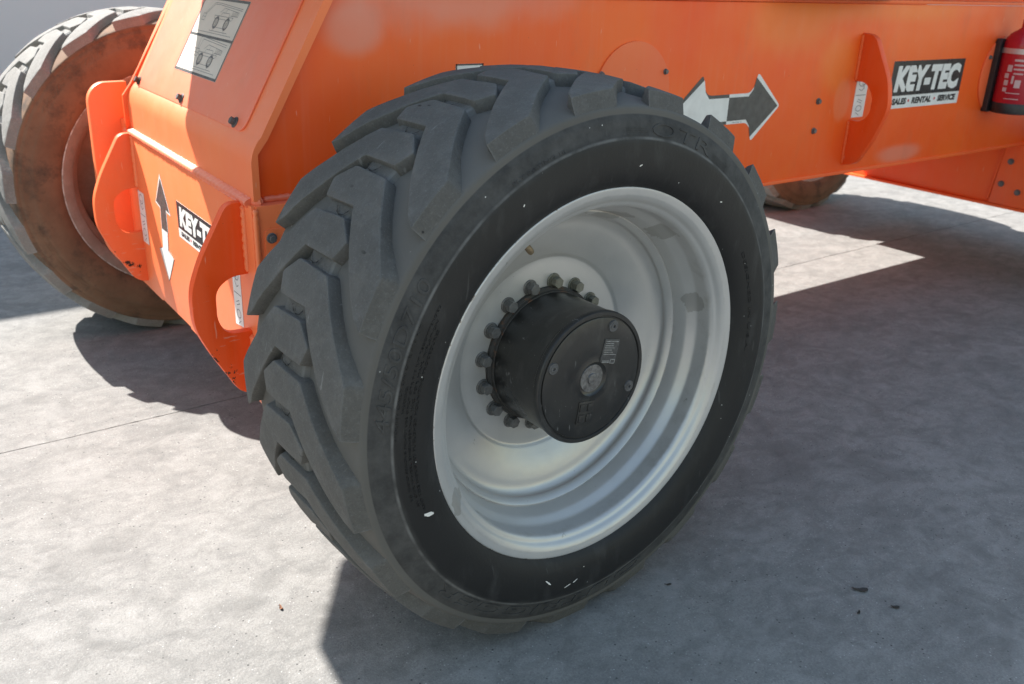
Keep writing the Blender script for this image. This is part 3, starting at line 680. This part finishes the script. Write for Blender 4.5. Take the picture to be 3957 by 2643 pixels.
inner_b = [(.0660, .3178), (.0, .3165), (-.150, .3165), (-.166, .3185), (-.178, .326), (-.190, .338), (-.205, .3415), (-.216, .343), (-.2225, .350), (-.2280, .360), (-.2345, .371), (-.2370, .380), (-.2345, .384), (-.224, .3845)]
RIMM = lathe_mesh('rim', [[(v+S, r) for v, r in q] for q in (rp, weld, disc, inner_b)], RIM, 160, 30)
RIMM2 = RIMM.copy(); RIMM2.materials[0] = RIM2
HUBM = lathe_mesh('drive_hub', [smooth_prof([(v+S, r) for v, r in [(.010, .1365), (.030, .1362), (.135, .1362)]], 1)+[(v+S, r) for v, r in [(.1385, .1392), (.147, .1392), (.1500, .1368), (.1500, .1300), (.1470, .1285), (.1470, .1262)]]], HUB, 96, 40)
HUBF = lathe_mesh('hub_flange', [[(v+S, r) for v, r in [(-.0055, .1455), (.0020, .1455), (.0045, .1435), (.0045, .1395), (.0100, .1385), (.0105, .1360)]]], HUBR, 96, 35)
CAPM = lathe_mesh('hub_cap', [[(v+S, r) for v, r in [(.1470, .1262), (.1495, .1255), (.1505, .1235), (.1508, .1000), (.1525, .0800), (.1525, .0520), (.1515, .0440), (.1535, .0360), (.1500, .0330), (.1490, .0290)]]], HUB, 96, 40)
PLUG = lathe_mesh('hub_plug', [[(v+S, r) for v, r in [(.1490, .0292), (.1500, .0285), (.1505, .0150), (.1505, .0120), (.1535, .0110), (.1540, .0001)]]], STEEL, 40, 30)
INH = lathe_mesh('motor_housing', [[(v+S, r) for v, r in [(-.0065, .17), (-.02, .168), (-.035, .15), (-.12, .145), (-.135, .13), (-.24, .125), (-.245, .0001)]]], DARKST, 48, 40)
def bend_text(s, th0, th1, r0, r1, name, parent, inner=False, bold=.01, shear=.12, h=.0015, mat=None):
    v, f = text_data(s, bold, shear, .05); pts = []
    for a in v:
        th = R(th0+(th1-th0)*a.x); r = r0+(r1-r0)*a.y; vv = v_side(r)+a.z*h
        pts.append((-r*math.cos(th), -vv if not inner else vv, r*math.sin(th)))
    me = bpy.data.meshes.new(name); me.from_pydata(pts, [], f); return link(name, me, mat or CARC, parent)
def flag(parent, th, r0, r1, d=3.2, inner=False):
    bm = bmesh.new()
    for k in range(5):
        a0, a1 = r0+(r1-r0)*(k/5), r0+(r1-r0)*((k+.5)/5); vs = []
        for r, t in ((a0, th-d), (a0, th+d), (a1, th+d), (a1, th-d)):
            q = v_side(r)+.0012; vs.append(bm.verts.new((-r*math.cos(R(t)), -q if not inner else q, r*math.sin(R(t)))))
        bm.faces.new(vs)
    finish(bm, 'flag_emblem', CARC, parent)
def wheel(loc, rz, mirror, lab, detail=False, phase=0.):
    w = bpy.data.objects.new('wheel', None); C.objects.link(w); w.parent = lift; w.matrix_parent_inverse = WORLDINV['boom_lift']
    w.location = loc; w.rotation_euler = (0, 0, rz); w.scale = (1, -1 if mirror else 1, 1); w['label'] = lab; w.empty_display_size = .3
    link('tyre', TYRE if detail else TYRE2, CARC, w); link('rim', RIMM if detail else RIMM2, RIM, w); link('drive_hub', HUBM, HUB, w); link('hub_flange', HUBF, HUBR, w); link('hub_cap', CAPM, HUB, w); link('hub_plug', PLUG, STEEL, w); link('motor_housing', INH, DARKST, w)
    for i in range(19):
        for me, o in ((LUG_N if detail else LUG_N2, 0), (LUG_F if detail else LUG_F2, PITCH/2)):
            q = link('tread_lug', me, TREAD, w); q.rotation_euler = (0, R(46.3+PITCH*i+o+phase), 0)
    return w
n_ = Vector((math.sin(.014), -math.cos(.014), 0))
WN = wheel((-n_.x*S, -n_.y*S, WZ), .014, False, 'nearest wheel, its silver rim and black hub facing the camera', True)
WF = wheel((-.127, 2.152, WZ), .014, True, 'front wheel on the far side, inner face towards the camera, tread sunlit', phase=4)
wheel((3.64, 2.152, WZ), 0, True, 'rear wheel on the far side, seen below the chassis', phase=9)
wheel((3.64, .033, WZ), 0, False, 'rear wheel on the near side', phase=2)
# near wheel details (local frame: x, z in the wheel plane, -y outward)
fW = Fr((0, -S, 0), (1, 0, 0), (0, 0, 1), (0, -1, 0))
for k in range(16):
    a = R(7.5+22.5*k); x, z = -.156*math.cos(a), .156*math.sin(a)
    hexbolt(fW, x, z, -.0062, .0120, .0172, 'wheel_bolt', BOLTY if 80 < (7.5+22.5*k) < 200 else BOLT, WN, .0166, random.uniform(0, 1))
for x, z in ((.046, .102), (-.103, .046), (.103, -.041)):
    bm = bmesh.new(); lathe(bm, [(v+S, r) for v, r in [(.1500, .0125), (.1535, .0115), (.1535, .0070), (.1545, .0066), (.1545, .0035), (.1520, .0033), (.1520, .0001)]], 20, off=(x, z)); finish(bm, 'cap_screw', BOLTG, WN, 30)
lf = Fr((.040, -S-.1532, .052), Vector((.97, 0, -.22)), Vector((.22, 0, .97)), (0, -1, 0))
pl = prism(lf, rpoly([(-.0205, -.0255), (.0205, -.0255), (.0205, .0235), (-.0205, .0235)], .002), -.004, .0016, 'rating_plate', PLATEG, WN, .0006)
rl = [[(-.017, .0195-.0045*k), (-.017+.034*random.uniform(.5, 1), .0195-.0045*k)] for k in range(7)]
ribbons(lf, rl, .0013, .0021, 'plate_print', FADED, pl); ribbons(lf, [[(-.016, -.0215), (.002, -.0215)], [(-.016, -.0245), (.002, -.0245)]]+frame_lines(.006, -.026, .018, -.018), .0016, .0021, 'plate_print', FADED, pl)
lg = Fr((-.014, -S-.1532, -.069), Vector((.99, 0, -.12)), Vector((.12, 0, .99)), (0, -1, 0))
lgo = prism(lg, [(-.021, -.024), (.021, -.024), (.021, .024), (-.021, .024)], -.004, .0015, 'cast_emblem', HUB, WN, .001)
for a, b in ((-.0105, -.012), (.0095, -.012), (-.0105, .011), (.0095, .011)): prism(lg, [(a-.0075, b-.008), (a+.0075, b-.008), (a+.0075, b+.008), (a-.0075, b+.008)], .0015, .0035, 'emblem_square', HUB, lgo, .0006)
bm = bmesh.new(); prev = None; A, B = Vector((-.128, -S-.052, .292)), Vector((-.093, -S-.060, .247))
d_ = (B-A).normalized(); e1 = d_.orthogonal().normalized(); e2 = d_.cross(e1)
for t, rr in ((0, .008), (.42, .008), (.43, .0055), (.62, .0055), (.63, .0068), (.93, .0068), (1, .005)):
    ring = [bm.verts.new(A.lerp(B, t)+(e1*math.cos(k*math.pi/5)+e2*math.sin(k*math.pi/5))*rr) for k in range(10)]
    if prev:
        for k in range(10): bm.faces.new((prev[k], prev[(k+1) % 10], ring[(k+1) % 10], ring[k]))
    prev = ring
bm.faces.new(prev); finish(bm, 'valve_stem', BRASS, WN, 40)
text_flat(Fr((-.108, -S+.0002-.0060*0, .158), Vector((.72, 0, .69)), Vector((-.69, 0, .72)), (0, -1, 0)), 'OTR-1017', -.024, .010, .030, .0185, -.0055, 'stamped_lettering', RIM, WN, 0)
text_flat(Fr((-.108, -S+.0002-.0060*0, .158), Vector((.72, 0, .69)), Vector((-.69, 0, .72)), (0, -1, 0)), '4860236', -.022, -.002, .026, .0065, -.0055, 'stamped_lettering', RIM, WN, 0)
bend_text('OUTRIGGER', -109, -40, .4790, .5030, 'sidewall_lettering', WN); bend_text('OTR', 98.5, 118.5, .4790, .5030, 'sidewall_lettering', WN, bold=.0)
bend_text('445/50D710', 4, 35, .4800, .5030, 'sidewall_lettering', WN, bold=0.)
flag(WN, 94, .478, .4935); flag(WN, 123, .478, .4935)
bend_text('MOUNT ONLY ON OTR 710 RIM', 2, 27, .4655, .4705, 'sidewall_lettering', WN, bold=0, shear=0, h=.001)
for k, s in enumerate(('WARNING:', 'TO AVOID SERIOUS INJURY USE ONLY OTR 710 RIM RECOMMENDED', 'BY OTR WHEEL ENGINEERING, INC. FOR MAX. INFLATION', 'AND TIRE INDUSTRY PUBLISHED MOUNTING PROCEDURES')):
    t0, t1 = ((8, 14), (-14, 32), (-16, 29), (-18, 27))[k]; bend_text(s, t0, t1, .4555-.0085*k, .4605-.0085*k, 'sidewall_lettering', WN, bold=0, shear=0, h=.001)
bend_text('DESIGNED IN U.S.A.', 150, 183, .420, .427, 'sidewall_lettering', WN, bold=0, shear=0, h=.001)
bend_text('PLY RATING 18', 60, 74, .478, .484, 'sidewall_lettering', WN, bold=0, shear=0, h=.001)
def splash(th, r, l, w, a, name='paint_splash'):
    bm = bmesh.new(); vs = []
    for k in range(16):
        t = 2*math.pi*k/16; rr = 1+.3*math.sin(2*t+a*3)+random.uniform(-.22, .22); u, v = l*.5*rr*math.cos(t), w*.5*rr*math.sin(t)
        r_ = r+u*math.sin(a)+v*math.cos(a); t_ = R(th)+(u*math.cos(a)-v*math.sin(a))/r; vs.append(bm.verts.new((-r_*math.cos(t_), -v_side(r_)-.0006, r_*math.sin(t_))))
    bm.faces.new(vs); return finish(bm, name, WHITE, WN)
splash(-19.8, .428, .022, .007, 1.2); splash(-74.3, .429, .016, .004, 2.6); splash(-82.0, .446, .014, .003, .3); splash(-84.5, .440, .010, .003, .5); splash(-45.5, .486, .008, .003, .9)
splash(96, .425, .006, .003, .2); splash(130, .43, .005, .003, .9); splash(60, .44, .004, .003, 0)
bend_text('OUTRIGGER', -84, -12, .4785, .4935, 'sidewall_lettering', WF, True, mat=CARC2); bend_text('445/50D710', 32, 66, .4785, .4935, 'sidewall_lettering', WF, True, bold=0, mat=CARC2)

# ------------------------------------------------------------------ fire extinguisher on the chassis side
EX, EY, EZ = 2.793, .488, .800
fe = empty('fire_extinguisher', (EX, EY, EZ), 'red fire extinguisher with black base strapped to the orange chassis side', 'fire extinguisher')
def vlathe(prof, name, mat, n=40, sm=35):
    bm = bmesh.new(); prev = None
    for r, z in prof:
        ring = [bm.verts.new((EX+r*math.cos(2*math.pi*k/n), EY+r*math.sin(2*math.pi*k/n), EZ+z)) for k in range(n)]
        if prev:
            for k in range(n): bm.faces.new((prev[k], prev[(k+1) % n], ring[(k+1) % n], ring[k]))
        else: bm.faces.new(ring)
        prev = ring
    bm.faces.new(prev); return finish(bm, name, mat, fe, sm)
bd = vlathe([(.070, .02), (.0765, .03), (.0765, .262), (.073, .284), (.058, .306), (.034, .322), (.026, .330), (.026, .358), (.018, .360), (.018, .39)], 'cylinder', REDP)
vlathe([(.066, 0), (.076, .003), (.0785, .012), (.0785, .040), (.0768, .043)], 'base_cap', BLKPLASTIC)
vlathe([(.0768, .232), (.0785, .232), (.0785, .252), (.0768, .252)], 'strap', simple('strap_steel', (.55, .45, .45), .4, .4))
vlathe([(.020, .376), (.03, .38), (.03, .41), (.012, .415)], 'valve_head', BLKPLASTIC, 20)
prism(fy(.572), rpoly([(2.722, .80), (2.750, .80), (2.750, 1.085), (2.732, 1.085), (2.722, 1.07)], .006), -.001, .024, 'wall_bracket', BLKPLASTIC, fe, .002)
def cyl_patch(a0, a1, z0, z1, r, name, mat, parent):
    bm = bmesh.new(); n = 8; L = []
    for i in range(n+1):
        a = R(a0+(a1-a0)*i/n); L.append([bm.verts.new((EX+r*math.cos(a), EY+r*math.sin(a), EZ+z)) for z in (z0, z1)])
    for a, b in zip(L[:-1], L[1:]): bm.faces.new((a[0], b[0], b[1], a[1]))
    return finish(bm, name, mat, parent, 30)
PINK = simple('label_print', (.55, .38, .38), .5)
for a0, a1, z0, z1 in ((172, 186, .165, .190), (168, 180, .140, .158), (170, 182, .112, .132), (170, 182, .088, .104), (190, 196, .12, .15), (188, 215, .205, .213), (190, 220, .188, .194), (190, 222, .172, .178), (192, 218, .156, .161), (200, 216, .105, .135), (180, 220, .060, .063), (180, 220, .082, .085)):
    cyl_patch(a0, a1, z0, z1, .0772, 'label_print', PINK, bd)

# ------------------------------------------------------------------ litter on the concrete
def leaf(x, y, l, w, a, name, mat, lab, cat):
    bm = bmesh.new(); T, B_ = [], []
    for k in range(14):
        t = 2*math.pi*k/14; rr = 1+.28*math.sin(3*t+a)+random.uniform(-.15, .15)
        u, v = l*.5*rr*math.cos(t), w*.5*rr*math.sin(t); px, py = x+u*math.cos(a)-v*math.sin(a), y+u*math.sin(a)+v*math.cos(a)
        h = .0015+.0025*abs(math.sin(t*1.5)); T.append(bm.verts.new((px, py, GZ+h+.001))); B_.append(bm.verts.new((px, py, GZ+h)))
    c1 = bm.verts.new((x, y, GZ+.0022)); c0 = bm.verts.new((x, y, GZ+.0008))
    for k in range(14):
        j = (k+1) % 14; bm.faces.new((T[k], T[j], c1)); bm.faces.new((B_[j], B_[k], c0)); bm.faces.new((B_[k], B_[j], T[j], T[k]))
    return tag(finish(bm, name, mat, None, 40), lab, cat)
LF = ((.589, -.473), (.599, -.554), (.513, -.518), (.232, -.210))
leaf(LF[0][0], LF[0][1], .034, .013, -.75, 'dry_leaf', LEAF, 'largest dark dry leaf lying on the shaded concrete right of the near wheel', 'leaf')
leaf(LF[1][0], LF[1][1], .019, .009, -.9, 'dry_leaf', LEAF, 'small dark leaf scrap right of the largest dry leaf', 'leaf')
leaf(LF[2][0], LF[2][1], .014, .005, .3, 'dry_leaf', LEAF, 'thin dark leaf scrap just below the largest dry leaf', 'leaf')
leaf(LF[3][0], LF[3][1], .016, .005, -.5, 'dry_leaf', LEAF, 'thin dark leaf scrap nearest to the foot of the near tyre', 'leaf')
leaf(-.527, .203, .018, .006, 1.4, 'twig', TWIG, 'short brown twig on the sunlit concrete left of the shadow edge', 'twig')
